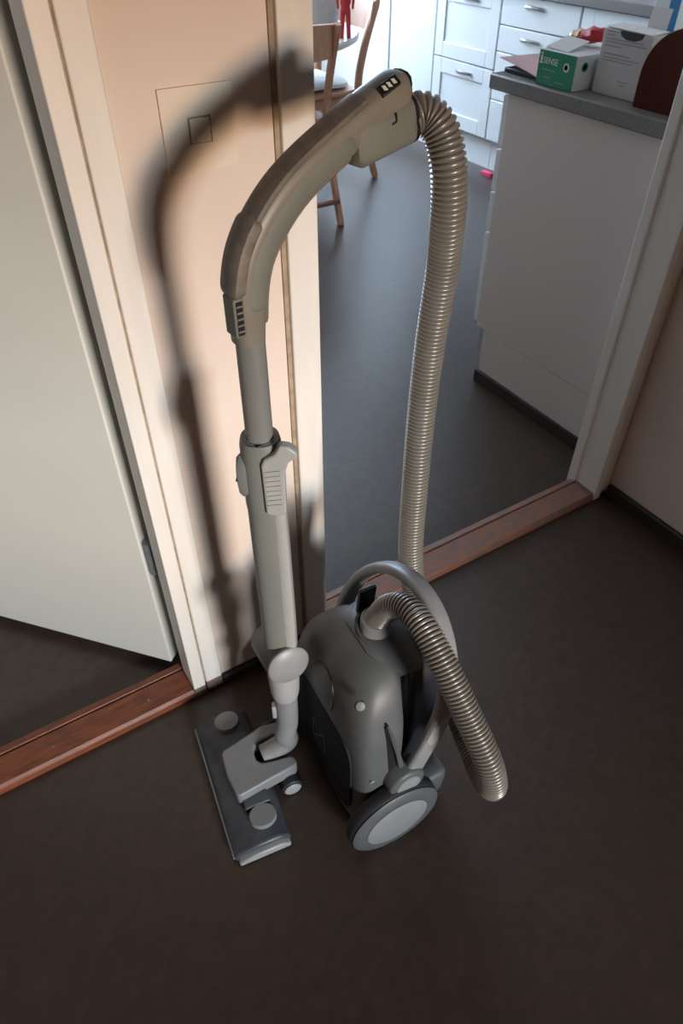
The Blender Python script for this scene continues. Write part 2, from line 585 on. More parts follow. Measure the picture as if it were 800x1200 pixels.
obox(bm, SOCK + XA * 0.004 + YA * 0.040 + ZA * 0.040, XA, YA + ZA * .12, ZA - YA * .12, 0.015, 0.0045, 0.034)
obj('latch_lever', bm, 'black', vac, bevel=0.002)['label'] = 'black latch lever behind the hose socket'

# dark body behind the shell, lighter fender low down
bm = B()
loft(bm, [[L(0.144 + hx * a, hw * b, z) for a, b in sup(40, 4)] for z, hx, hw in
          ((0.03, .046, .096), (0.04, .050, .102), (0.20, .052, .104), (0.28, .050, .100), (0.33, .044, .090), (0.368, .034, .075), (0.386, .022, .05))])
obj('dust_bay_cover', bm, 'navy', vac, sharp=50)
for s in (-1, 1):
    bm = loft(B(), [[L(0.142 + hx * a, s * .108 + hw * b, z) for a, b in sup(40, 5)] for z, hx, hw in
                    ((0.014, .040, .020), (0.020, .046, .024), (0.055, .050, .025), (0.070, .050, .024), (0.078, .047, .021), (0.081, .040, .015))])
    obj('fender', bm, 'shell', vac, sharp=50)
# wheels: domed and slightly splayed
for s in (-1, 1):
    tilt = 0.0
    ax = (YA * s * math.cos(tilt) + ZA * math.sin(tilt)).normalized()
    c = L(0.057, s * 0.134, 0.0876)
    R = 0.0876
    wb = lathe(B(), c, ax, [(.004, .02), (.004, R - .010), (.006, R - .003), (0.010, R), (.022, R), (.028, R - .001), (.032, R - .004), (.034, R - .010)], 56)
    wh = obj('wheel', wb, 'tread', vac)
    obj('wheel_disc', lathe(B(), c, ax, [(.030, .01), (.0325, R - .002), (.0350, R - .005), (.0375, R - .014), (.0385, R - .024), (.0375, R - .0265), (.0372, .01)], 56), 'shell', wh)
    obj('hub_cap', lathe(B(), c, ax, [(.036, .01), (.0382, R - .028), (.0392, R - .031), (.0402, R - .050), (.0405, .003)], 56), 'shell_l', wh)['label'] = 'lighter oval hub cap'
    # pivot of the carrying bail
    pc = L(0.080, s * 0.123, 0.180)
    pa = YA * s
    pv = obj('pivot_disc', lathe(B(), pc, pa, [(0, .02), (0, .034), (.030, .034), (.034, .032), (.036, .028), (.0365, .012)], 40), 'shell', vac)
    obj('pivot_cap', lathe(B(), pc, pa, [(.035, .002), (.0365, .0225), (.0380, .0215), (.0390, .002)], 36), 'shell_l', pv)

# slot and rib beside the bail on the near flank
bm = prism(B(), [L(0.050, -0.1225, 0.325), L(0.053, -0.1225, 0.325), L(0.075, -0.1355, 0.195), L(0.056, -0.1355, 0.195)], YA * 0.012)
obj('flank_slot', bm, 'black', vac)
bm = B()
sweep(bm, [L(0.053, -0.120, 0.332), L(0.060, -0.127, 0.30), L(0.070, -0.133, 0.25), L(0.078, -0.138, 0.195)], [.002, .004, .005, .006], .006, YA, 8)
obj('flank_rib', bm, 'shell', vac)
obj('round_button', lathe(B(), on(423, 828, L(0, -0.100, 0), YA) + YA * 0.004 - ZA * .002, -YA + ZA * .8 - XA * .3, [(0, .0085), (.004, .0085), (.006, .007), (.0066, .001)], 24), 'shell', vac)
obj('screw_cap', lathe(B(), L(0.024, -0.1315, 0.20), -YA, [(0, .004), (.004, .004), (.005, .001)], 12), 'shell_l', vac)
# oval recess and print on the underside
def under(z):
    for a_, b_ in zip(SP, SP[1:]):
        if a_[0] <= z <= b_[0]:
            return a_[1] + (b_[1] - a_[1]) * (z - a_[0]) / max(1e-6, b_[0] - a_[0])
    return 0.0


bm = B()
loft(bm, [[L(under(0.312 + rr * 0.046 * math.sin(2 * PI * k / 36)) - q, rr * 0.040 * math.cos(2 * PI * k / 36),
             0.312 + rr * 0.046 * math.sin(2 * PI * k / 36)) for k in range(36)] for q, rr in ((-.004, 1.0), (.0012, 1.0), (.0014, .97), (.0012, .94))])
rc = obj('grip_recess', bm, 'black', vac)
obj('grip_plate', loft(B(), [[L(under(0.312 + rr * 0.046 * math.sin(2 * PI * k / 36)) - q, rr * 0.040 * math.cos(2 * PI * k / 36),
             0.312 + rr * 0.046 * math.sin(2 * PI * k / 36)) for k in range(36)] for q, rr in ((-.004, .94), (.0014, .94), (.0020, .90), (.0014, .5))]), 'shell', rc)
bm = B()
def line3(bm, a, b, wd, nrm, th=0.0006):
    a, b = V(a), V(b)
    t = (b - a).normalized()
    nrm = V(nrm).normalized()
    obox(bm, (a + b) / 2, t, nrm.cross(t), nrm, (b - a).length / 2, wd, th)


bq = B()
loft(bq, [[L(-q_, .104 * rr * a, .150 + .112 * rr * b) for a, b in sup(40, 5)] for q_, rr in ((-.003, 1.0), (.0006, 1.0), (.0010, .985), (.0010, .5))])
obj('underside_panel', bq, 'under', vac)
q = [L(-.002, 0.034, 0.172), L(-.002, -0.010, 0.172), L(-.002, -0.010, 0.115), L(-.002, 0.034, 0.115)]
for a, b in ((0, 1), (1, 2), (2, 3), (3, 0), (0, 2), (1, 3)):
    line3(bm, q[a], q[b], .0016, XA)
obj('underside_print', bm, 'mark', vac)

# carrying bail: arch between the pivots, leaning outwards
bp = []
for y, z in ((-.141, .176), (-.146, .235), (-.151, .295), (-.151, .35), (-.139, .405), (-.113, .452), (-.070, .484), (-.018, .493), (.036, .479),
             (.083, .445), (.119, .395), (.139, .34), (.145, .29), (.143, .235), (.141, .176)):
    bp.append(list(L(0.092 + 0.22 * (z - .165), y, z)))
sp_ = spline(bp, 5)
NB = len(sp_)
ref = (XA - ZA * 0.22).normalized()
rb = [0.019 - 0.004 * math.sin(PI * i / (NB - 1)) for i in range(NB)]
ra = [0.0095 for i in range(NB)]
bail = obj('carrying_handle', sweep(B(), sp_, ra, rb, ref, 16, 3.0), 'shell_l', vac, sharp=60)
bail['label'] = 'grey arched carrying handle over the hose socket'
a_ = [V(sp_[i]) for i in range(9, 16)]
bm = sweep(B(), [p - YA * 0.0012 for p in a_], .0098, [.010, .0165, .0165, .0160, .0155, .010, .003], ref, 12, 3.0)
obj('pale_inlay', bm, 'pale', bail)

# hose: from the handle down behind the bail, looping forward and back into the socket
hp = [at(473, 141, .742), at(489, 132, .745), at(505, 138, .750), at(518.5, 160, .758), at(525.5, 200, .775), at(525, 250, .81), at(518, 315, .873), at(504, 400, .948),
      at(494, 480, 1.017), at(486.5, 562, 1.085), at(481, 645, 1.165), at(487, 695, 1.215), at(509, 758, 1.21), at(537, 838, 1.16), at(563, 903, 1.09), at(577, 921, 1.04),
      at(572, 893, 1.0), at(545, 832, .985), at(518, 775, .985), at(496, 735, 1.0), at(475, 712, 1.03), at(455, 712, 1.067)]
hp += [SOCK + ZA * 0.036]
hpath = spline([list(p) for p in hp], 14)
obj('hose', ribbed(B(), hpath, 0.0197, 0.0014, 0.0060), 'hose', vac, sharp=75)

# wand
WX, WYY = 0.285, 0.646
WP = V((WX, WYY, 0))
dv = (-_FW - ZA * (-_FW).dot(ZA)).normalized()      # horizontal direction from the wand to the viewer side
dr = V((0.848, -0.53, 0)).normalized()               # horizontal direction across it


def wv(z, a=0.0, b=0.0):
    return WP + ZA * z + dr * a + dv * b


bm = sweep(B(), [wv(z) for z in (.322, .40, .50, .60, .70)], [.0250] * 5, [.0235] * 5, dv, 28, 2.4)
tube = obj('wand_tube', bm, 'wand', vac)
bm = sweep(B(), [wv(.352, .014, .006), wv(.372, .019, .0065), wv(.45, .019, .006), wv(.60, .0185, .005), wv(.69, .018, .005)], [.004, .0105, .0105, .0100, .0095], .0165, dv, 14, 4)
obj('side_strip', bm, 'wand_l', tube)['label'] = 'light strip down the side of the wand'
bm = B()
lathe(bm, wv(.345, .006, .0235), dv, [(0, .006), (.003, .006), (.004, .0045), (.0045, .001)], 14)
obj('tube_screw', bm, 'pale', tube)
bm = sweep(B(), [wv(.67), wv(.69), wv(.75), wv(.785), wv(.793), wv(.794), wv(.789)], [.0245, .0262, .0262, .0258, .0240, .0200, .0190], [.0240, .0256, .0256, .0252, .0236, .0195, .0185], dv, 28, 2.3)
clamp = obj('tube_clamp', bm, 'wand', vac)
# sliding catch with a beak
bm = prism(B(), [wv(0.690, .003, .016), wv(0.686, .010, .016), wv(0.686, .026, .016), wv(0.696, .030, .016), wv(0.757, .031, .016), wv(0.774, .036, .016), wv(0.782, .048, .016),
                 wv(0.790, .047, .016), wv(0.798, .038, .016), wv(0.800, .026, .016), wv(0.787, .020, .016), wv(0.779, .006, .016), wv(0.770, .002, .016)], dv * 0.0145)
catch = obj('slide_catch', bm, 'wand_l', clamp, bevel=.003, seg=3)
bm = B()
for k in range(8):
    z = .706 + .0078 * k
    obox(bm, wv(z, .016, .0308), dr + ZA * .12, ZA, dv, .009 + .0, .0014, .0010)
obj('catch_rib', bm, 'wand_l', catch)
bm = B()
loft(bm, [[wv(.738 + .034 * rr * math.sin(2 * PI * k / 28), -.0225 - q, .009 + .013 * rr * math.cos(2 * PI * k / 28)) for k in range(28)] for q, rr in ((-.004, 1), (.004, 1), (.0080, .85), (.0095, .5))])
rel = obj('release_button', bm, 'wand', clamp)
bm = B()
obox(bm, wv(.738, -.0312, .009), dv, dr, ZA, .0118, .0015, .0006)
obj('button_seam', bm, 'black', rel)
bm = sweep(B(), [wv(.74), wv(.80), wv(.90), wv(.955)], [.0172, .0170, .0168, .0165], [.0168] * 4, dv, 26, 2.2)
obj('extension_tube', bm, 'wand', vac)

# curved handle
AH = math.radians(6)
HN = V((-math.sin(AH), math.cos(AH), 0))
HX = V((math.cos(AH), math.sin(AH), 0))
P0 = WP.copy()


def hpnt(px, py, off=0.0):
    return on(px, py, P0 + HN * off, HN)


cen = [(291, 398), (289, 370), (287.5, 340), (291, 308), (300, 280), (316, 249), (336, 220), (360, 194), (388, 168), (416, 143), (440, 123), (462, 106), (472, 99)]
hal = [.0175, .0195, .0215, .0221, .0225, .0226, .0221, .0217, .0214, .0213, .0207, .0195, .0130]
hb_ = [.0175, .0180, .0185, .0190, .0192, .0192, .0190, .0190, .0195, .0200, .0205, .0200, .0140]
ctl = [list(hpnt(*c)) + [a, b] for c, a, b in zip(cen, hal, hb_)]
S = spline(ctl, 6)
hand = obj('handle_grip', sweep(B(), [p[:3] for p in S], [p[3] for p in S], [p[4] for p in S], HN, 28, 2.6), 'handle', vac, sharp=60)
# dark strip on the handle back: its unlit side put in as colour
def along(i0, i1, offa, offn, wa, wn, taper=True, n=12, power=2.5):
    pts, ra_, rb_ = [], [], []
    m = 26

    def val(x):
        x = min(max(x, 0.0), len(S) - 1.001)
        a = int(x)
        return [u * (1 - (x - a)) + w_ * (x - a) for u, w_ in zip(S[a], S[a + 1])]
    for q in range(m + 1):
        f = (1 - math.cos(PI * q / m)) / 2
        x = i0 + (i1 - i0) * f
        sv = val(x)
        p = V(sv[:3])
        t = (V(val(x + .7)[:3]) - V(val(x - .7)[:3])).normalized()
        qv = t.cross(HN).normalized()
        if qv.z < 0 or (abs(qv.z) < .3 and qv.dot(HX) > 0):
            qv = -qv
        dist = min(f, 1 - f) * (i1 - i0) * .0062
        rr_ = max(wa, wn) * .8
        k = 1.0 if not taper or dist > rr_ else math.sqrt(max(.02, 1 - (1 - dist / rr_) ** 2))
        pts.append(p + qv * sv[3] * offa - HN * sv[4] * offn)
        ra_.append(wa * k)
        rb_.append(wn * k)
    return sweep(B(), pts, ra_, rb_, HN, n, power)


obj('painted_shade_strip', along(27, 56, 0.84, 0.16, .0050, .0160, False), 'handle_d', hand)['label'] = 'dark strip of painted shade along the handle back'
obj('grip_inlay', along(8, 51, -0.20, 0.86, .0105, .0040, power=2.6), 'grip', hand)['label'] = 'greenish soft inlay along the grip'
obj('inner_seam', along(4, 50, -0.86, 0.25, .0030, .0110), 'handle', hand)
# thumb slider on the back of the grip
sl = obj('suction_slider', along(11, 28, 0.78, 0.15, .0095, .0170, power=3.2), 'handle_d', hand)
bm = B()
c0 = hpnt(271.5, 367)
obox(bm, c0 - HN * .006, HX, HN, ZA, .0065, .011, .022)
tr = obj('ribbed_catch', bm, 'grip', hand, bevel=.002)
bm = B()
obox(bm, c0 - HN * .0168, HX, HN, ZA, .0040, .0006, .019)
tr2 = obj('catch_recess', bm, 'black', tr)
bm = B()
for k in range(5):
    obox(bm, c0 - HN * .0176 + ZA * (-.014 + .007 * k), HX, HN, ZA, .0038, .0008, .0011)
obj('catch_rib', bm, 'handle_d', tr)
# upper hose block with its latch mark and end seam
e1, e2 = hpnt(407, 170), hpnt(472, 137)
t = (e2 - e1).normalized()
qv = HN.cross(t).normalized()
if qv.z < 0:
    qv = -qv
bm = sweep(B(), [e1, e1 + t * .006, e1 + (e2 - e1) * .5, e2 - t * .004, e2 + t * .002], [.0200, .0240, .0240, .0245, .0230], [.0180, .0215, .0222, .0225, .0210], HN, 28, 3.6)
blk = obj('hose_coupling', bm, 'grip', hand, sharp=55)
bm = B()
m0 = hpnt(462, 141, -.0226)
line3(bm, m0 + t * .003 + qv * .006, m0 + t * .003 - qv * .002, .0008, HN)
line3(bm, m0 + t * .003 - qv * .002, m0 - t * .003 - qv * .003, .0008, HN)
obj('latch_mark', bm, 'black', blk)
bm = sweep(B(), [e2 + t * .000, e2 + t * .0035], .0252, .0232, HN, 28, 3.0)
obj('end_seam', bm, 'black', blk)
# rim at the nose of the handle
bm = along(69, 72, 0.30, 0.0, .0120, .0190)
obj('nose_rim', bm, 'black', hand)
# small indicator window on top
wp = V(S[62][:3])
t2 = (V(S[64][:3]) - V(S[60][:3])).normalized()
q2 = t2.cross(HN).normalized()
if q2.z < 0:
    q2 = -q2
n2 = (q2 * .72 - HN * .69).normalized()
wc = wp + q2 * S[62][3] * .74 - HN * S[62][4] * .70
w2 = t2.cross(n2).normalized()
bm = B()
obox(bm, wc + n2 * .001, t2, w2, n2, .0125, .0055, .0030)
win = obj('indicator_window', bm, 'black', hand, bevel=.001)
bm = B()
for k in (-1, 0, 1):
    obox(bm, wc + n2 * .0042 + t2 * .0062 * k, t2 + w2 * .4, w2, n2, .0019, .0026, .0004)
obj('indicator_mark', bm, 'white', win)

# swivel joint and neck
jc = V((0.283, 0.645, 0.354))
ja = V((-0.06, -0.98, 0.18)).normalized()
bm = lathe(B(), jc, ja, [(-.048, .010), (-.046, .030), (-.040, .0345), (.030, .0355), (.032, .0355), (.032, .010)], 40)
jt = obj('swivel_joint', bm, 'shell', vac)
obj('swivel_cap', lathe(B(), jc, ja, [(.028, .01), (.031, .0355), (.0365, .0355), (.0395, .0325), (.0415, .010)], 40), 'shell_l', jt)
nk = V((0.285, 0.643, 0))
bm = lathe(B(), nk + ZA * .235, (0, 0, 1), [(0, .010), (0, .0235), (.012, .0255), (.060, .0275), (.085, .0275), (.085, .01)], 32)
obj('neck_collar', bm, 'pale', vac)
u_ = V((.156, .988, 0)).normalized()
v_ = V((.988, -.156, 0)).normalized()
N0 = V((.104, .520, 0))


def N(v, u, z):
    return N0 + v_ * v + u_ * u + ZA * z


npth = spline([list(nk + ZA * .235), list(nk + ZA * .185), list(nk + ZA * .14 - XA * .002), list(nk + ZA * .105 - v_ * .008), list(N(.155, .150, .078)), list(N(.128, .150, .062)), list(N(.105, .150, .055))], 5)
obj('nozzle_neck', sweep(B(), npth, .0205, .0205, u_, 26), 'shell_l', vac)
bm = B()
obox(bm, nk + ZA * .185 - dr * .022 + dv * .004, dv, dr, ZA, .007, .004, .018)
obj('neck_clip', bm, 'pale', vac, bevel=.002)

# floor nozzle
LN, WN = 0.282, 0.108
pr = [(0.0, 0.003), (0.0, 0.018), (0.010, 0.026), (0.045, 0.034), (0.085, 0.034), (0.100, 0.026), (0.106, 0.016), (0.106, 0.003)]
bm = prism(B(), [N(v, 0, z) for v, z in pr], u_ * LN)
noz = obj('floor_nozzle', bm, 'nozzle', vac, bevel=.006, seg=3)
bm = prism(B(), [N(v, -0.010, z) for v, z in ((0.006, .004), (0.006, .015), (.040, .024), (.085, .024), (.102, .015), (.102, .004))], u_ * 0.014)
obj('end_bumper', bm, 'pale', noz, bevel=.003)['label'] = 'pale bumper on the end of the nozzle'
bm = B()
sweep(bm, [N(-.001, .004, .014), N(-.001, LN / 2, .014), N(-.001, LN - .004, .014)], .0022, .0022, ZA, 8)
obj('front_edge', bm, 'shell_l', noz)
for uu, vv, rad in ((.255, .061, .024), (.046, .068, .024)):
    bm = B()
    loft(bm, [[N(vv + rad * 1.05 * rr * math.cos(2 * PI * k / 32), uu + rad * .92 * rr * math.sin(2 * PI * k / 32), .026 + q) for k in range(32)]
              for q, rr in ((0, 1.0), (.016, 1.0), (.019, .94), (.0195, .5))])
    obj('foot_pedal', bm, 'shell_l', noz)
bm = B()
box_c = N(.066, .078, .038)
obox(bm, box_c, v_, u_, ZA, .024, .012, .008)
obj('pedal_hinge', bm, 'shell', noz, bevel=.003)
# yoke with a notch for the neck
yk = [(.030, .175), (.036, .182), (.090, .196), (.118, .204), (.152, .200), (.158, .194), (.158, .184), (.150, .178), (.108, .174), (.094, .168), (.088, .158), (.088, .140),
      (.096, .130), (.112, .126), (.150, .122), (.157, .116), (.157, .104), (.150, .099), (.110, .094), (.040, .083), (.034, .088), (.028, .130)]
bm = prism(B(), [N(v, u, .034) for v, u in yk], ZA * .034)
obj('yoke', bm, 'shell_l', noz, bevel=.007, seg=4)
for uu in (.100, .205):
    s = -1 if uu < .15 else 1
    rl = obj('roller', lathe(B(), N(.138, uu - s * .014, .021), u_ * s, [(0, .004), (0, .019), (.003, .021), (.030, .021), (.033, .018), (.033, .004)], 28), 'tread', noz)
    obj('roller_cap', lathe(B(), N(.138, uu - s * .014, .021), u_ * s, [(.031, .003), (.034, .0165), (.0355, .015), (.0362, .003)], 28), 'pale', rl)

# ------------------------------------------------------------------ kitchen: peninsula
pen = thing('base_cabinet', (2.2, 1.27, 0), 'white base cabinet end panel just inside the kitchen doorway', 'cabinet')
PX = 1.509
bm = B()
box(bm, PX + .016, 3.0, WB + .002, 1.565, .10, .864)
obj('carcass', bm, 'gapd', pen, smooth=False)
obj('end_panel', box(B(), PX, PX + .016, WB + .002, 1.573, .188, .866), 'panel', pen, bevel=.001)
obj('toe_panel', box(B(), PX + .001, PX + .017, WB + .002, 1.535, .0, .1865), 'panel', pen, bevel=.001)
obj('toe_kick', box(B(), PX + .017, 3.0, 1.50, 1.53, .0, .16), 'panel', pen)
obj('skirting', box(B(), PX - .010, PX + .001, WB + .002, 1.540, 0, .042), 'base', pen, bevel=.002)['label'] = 'dark skirting strip at the foot of the panel'
for z0, z1 in ((.20, .488), (.493, .605), (.610, .720), (.725, .855)):
    obj('drawer_front', box(B(), PX + .004, PX + .50, 1.575, 1.595, z0, z1), 'cab', pen, bevel=.002)
wt = obj('worktop', box(B(), 1.487, 2.96, WB + .001, 1.632, .866, .902), 'worktop', bevel=.004)
tag(wt, 'grey speckled worktop carrying the cartons on the near cabinet', 'worktop')

# back run of cabinets (faces at x = 3.0)
def front(parent, name, y0, y1, z0, z1, framed=False, m='cab'):
    bm = B()
    xf = 3.0
    if not framed:
        box(bm, xf, xf + .02, y0, y1, z0, z1)
        return obj(name, bm, m, parent, bevel=.003)
    t = .072
    box(bm, xf + .008, xf + .02, y0 + t - .002, y1 - t + .002, z0 + t - .002, z1 - t + .002)
    box(bm, xf, xf + .02, y0, y0 + t, z0, z1)
    box(bm, xf, xf + .02, y1 - t, y1, z0, z1)
    box(bm, xf, xf + .02, y0 + t, y1 - t, z0, z0 + t)
    box(bm, xf, xf + .02, y0 + t, y1 - t, z1 - t, z1)
    return obj(name, bm, m, parent, bevel=.0025)


def pull(parent, yc, z):
    pts = spline([[3.003, yc - .062, z], [2.985, yc - .050, z + .004], [2.974, yc, z + .006], [2.985, yc + .050, z + .004], [3.003, yc + .062, z]], 5)
    obj('handle', sweep(B(), pts, .006, .008, ZA, 8), 'handle_m', parent)


def cabinet(name, y0, y1, top, label, cat):
    c = thing(name, (3.3, (y0 + y1) / 2, 0), label, cat)
    obj('carcass', box(B(), 3.02, 3.60, y0 + .001, y1 - .001, .165, top), 'gapd', c, smooth=False)
    obj('plinth', box(B(), 3.055, 3.075, y0, y1, 0, .165), 'cab', c, smooth=False)
    return c


c = cabinet('tall_cabinet', 3.792, 4.322, 2.1, 'tall white cabinet with one long framed door', 'cabinet')
front(c, 'cabinet_door', 3.795, 4.319, .168, 2.09, True)
c = cabinet('drawer_cabinet', 3.270, 3.788, .84, 'white cabinet with two deep framed drawers beside the tall cabinet', 'cabinet')
for z0, z1, hz_ in ((.168, .497, .452), (.503, .835, .786)):
    dd = front(c, 'drawer', 3.273, 3.785, z0, z1, True)
    pull(dd, 3.505, hz_)
c = cabinet('drawer_cabinet', 2.728, 3.266, .84, 'white cabinet with four plain drawers behind the green box', 'cabinet')
for z0, z1, hz_ in ((.168, .366, .32), (.371, .588, .53), (.593, .704, .660), (.709, .835, .795)):
    dd = front(c, 'drawer', 2.732, 3.262, z0, z1)
    pull(dd, 3.03, hz_)
c = cabinet('corner_cabinet', 1.70, 2.724, .84, 'white cabinet behind the cartons with two framed doors', 'cabinet')
for y0, y1 in ((1.72, 2.20), (2.205, 2.72)):
    front(c, 'cabinet_door', y0, y1, .168, .835, True)
wt2 = obj('worktop', box(B(), 2.965, 3.61, 1.64, 3.789, .841, .882), 'worktop', bevel=.004)
tag(wt2, 'grey worktop on the far white drawer cabinets', 'worktop')

# ------------------------------------------------------------------ dining corner
def chair(loc, ang, label):
    """bentwood chair; local +Y is the way the sitter faces; leg bows forward at seat height"""
    t = thing('dining_chair', loc, label, 'chair', 'dining chairs')
    R3 = Matrix.Rotation(ang, 3, 'Z')
    o = V(loc)

    def c(x, y, z):
        return o + R3 @ V((x, y, z))
    hw = .205
    for s in (-1, 1):
        pth = spline([list(c(s * hw, -.02, 0)), list(c(s * hw, .055, .22)), list(c(s * hw, .105, .44)), list(c(s * hw, .075, .62)), list(c(s * hw * .97, -.005, .825))], 6)
        obj('leg', sweep(B(), pth, [.015] + [.019] * 23 + [.012], .014, R3 @ V((1, 0, 0)), 10, 3.5), 'beech', t)
        pth = [c(s * hw, .47, 0), c(s * hw, .45, .22), c(s * hw, .43, .44)]
        obj('leg', sweep(B(), pth, [.015, .018, .019], .014, R3 @ V((1, 0, 0)), 10, 3.5), 'beech', t)
        obj('side_rail', obox(B(), c(s * hw, .27, .405), R3 @ V((1, 0, 0)), R3 @ V((0, 1, 0)), ZA, .010, .17, .022), 'beech', t, bevel=.003)
    # curved back panel
    pts = []
    for k in range(13):
        a = (k / 12 * 2 - 1)
        pts.append((a * (hw + .020), .028 - .055 * (1 - a * a)))
    bm = B()
    loft(bm, [[c(x, y + .020, .695), c(x, y - .006, .818 + .012 * (1 - (x / .22) ** 2)), c(x, y + .010, .821 + .012 * (1 - (x / .22) ** 2)), c(x, y + .036, .695)] for x, y in pts])
    obj('backrest', bm, 'beech', t, bevel=.003)
    sp = [c(x, y, 0) for x, y in ((-hw - .015, .09), (hw + .015, .09), (hw + .03, .30), (hw + .01, .49), (0, .515), (-hw - .01, .49), (-hw - .03, .30))]
    obj('seat', prism(B(), [p + ZA * .43 for p in sp], ZA * .024), 'beech', t, bevel=.008)
    obj('stretcher', sweep(B(), [c(-hw, .00, .11), c(hw, .00, .11)], .014, .010, ZA, 8, 4), 'beech_d', t)
    # cushion resting on the seat
    cu = B()
    rings = []
    for q, g in ((.004, .90), (.012, 1.0), (.026, .98), (.034, .86), (.036, .4)):
        rings.append([c(.19 * g * a, .30 + .185 * g * b, .4545 + q + .004 * math.sin(5 * a + 3 * b)) for a, b in sup(28, 4.5)])
    loft(cu, rings)
    return t, cu


t1, cu1 = chair((1.655, 3.0, 0), 0.0, 'beech dining chair seen from behind, nearest the kitchen doorway')
tag(obj('seat_cushion', cu1, 'cloth'), 'white cloth cushion on the nearer dining chair', 'cushion')
t2_, cu2 = chair((2.395, 3.705, 0), math.radians(90), 'beech dining chair seen from the side, beside the tall cabinet')
tag(obj('seat_cushion', cu2, 'cloth'), 'white cloth cushion on the chair beside the tall cabinet', 'cushion')

tb = thing('dining_table', (1.68, 3.66, 0), 'round pale dining table half hidden by the door frame', 'table')
obj('tabletop', lathe(B(), (1.68, 3.66, .70), ZA, [(0, .01), (0, .585), (.006, .597), (.022, .60), (.030, .594), (.030, .01)], 64), 'tablew', tb)
obj('pedestal', lathe(B(), (1.68, 3.66, .03), ZA, [(0, .05), (.1, .045), (.35, .035), (.6, .045), (.67, .10)], 24), 'tablew', tb)
obj('foot', lathe(B(), (1.68, 3.66, 0), ZA, [(0, .02), (0, .24), (.02, .24), (.035, .06), (.035, .02)], 32), 'tablew', tb)

jp = V((2.05, 3.46, .7305))
jg = thing('pitcher', jp, 'rounded grey pitcher on the dining table by the door frame', 'pitcher')
obj('jar', lathe(B(), jp, ZA, [(0, .01), (0, .055), (.02, .075), (.07, .088), (.12, .080), (.16, .055), (.20, .050), (.215, .058), (.214, .052), (.17, .046), (.10, .07), (.01, .05)], 32), 'greyjug', jg)
obj('handle', sweep(B(), spline([list(jp + V((-.05, -.02, .17))), list(jp + V((-.10, -.05, .16))), list(jp + V((-.11, -.05, .10))), list(jp + V((-.07, -.03, .06)))], 5), .008, .010, V((.4, -.9, 0)), 10), 'greyjug', jg)

fp = V((2.03, 3.215, .7305))
fg = thing('toy_figure', fp, 'small red figure standing on the table edge beside the pitcher', 'figure')
fx = V((.848, -.53, 0))
bm = B()
sweep(bm, spline([list(fp + ZA * .10), list(fp + ZA * .13), list(fp + ZA * .17), list(fp + ZA * .20)], 4), [.020] * 4 + [.024] * 4 + [.022] * 4 + [.012], [.016] * 4 + [.018] * 4 + [.016] * 4 + [.010], fx.cross(ZA), 14)
obj('torso', bm, 'red', fg)
obj('head', lathe(B(), fp + ZA * .195, ZA, [(0, .004), (.006, .014), (.018, .018), (.030, .014), (.036, .003)], 16), 'greyjug', fg)
for s in (-1, 1):
    obj('leg', sweep(B(), [fp + fx * .016 * s, fp + fx * .014 * s + ZA * .05, fp + fx * .011 * s + ZA * .11], [.008, .010, .012], [.009, .010, .012], fx, 12), 'red', fg)
    obj('arm', sweep(B(), [fp + fx * .020 * s + ZA * .175, fp + fx * .036 * s + ZA * .145, fp + fx * .032 * s + ZA * .11], [.007, .0065, .005], [.007, .0065, .005], fx.cross(ZA), 10), 'red', fg)

pk = obj('toy_brick', box(B(), 2.955, 2.985, 3.135, 3.215, 0.0, .022), 'pink', bevel=.003)
tag(pk, 'small bright pink block on the kitchen floor', 'toy')

# ------------------------------------------------------------------ things on the near worktop
ZT = .9025
def carton(name, x0, x1, y0, y1, h, m, label, cat='box'):
    t = thing(name, ((x0 + x1) / 2, (y0 + y1) / 2, ZT), label, cat)
    obj('box', box(B(), x0, x1, y0, y1, ZT, ZT + h), m, t, bevel=.0015)
    return t


gb = carton('glove_box', 1.506, 1.72, 1.356, 1.480, .074, 'card', 'green fronted white cardboard box at the worktop edge')
obj('front_print', box(B(), 1.5045, 1.5062, 1.357, 1.479, ZT + .001, ZT + .0735), 'green', gb, smooth=False)['label'] = 'green printed front'


def text(body, size, c, right, up, m, parent, name='lettering'):
    cu = bpy.data.curves.new(name, 'FONT')
    cu.body = body
    cu.size = size
    cu.align_x = 'CENTER'
    cu.align_y = 'CENTER'
    tmp = bpy.data.objects.new(name, cu)
    COL.objects.link(tmp)
    dg = bpy.context.evaluated_depsgraph_get()
    me = bpy.data.meshes.new_from_object(tmp.evaluated_get(dg))
    bpy.data.objects.remove(tmp)
    bm = B()
    bm.from_mesh(me)
    bpy.data.meshes.remove(me)
    right, up, c = V(right), V(up), V(c)
    for v in bm.verts:
        v.co = c + right * v.co.x + up * v.co.y
    r = bmesh.ops.extrude_face_region(bm, geom=bm.faces[:])
    nn = right.cross(up)
    bmesh.ops.translate(bm, verts=[g for g in r['geom'] if isinstance(g, bmesh.types.BMVert)], vec=nn * .0004)
    return obj(name, bm, m, parent, smooth=False)


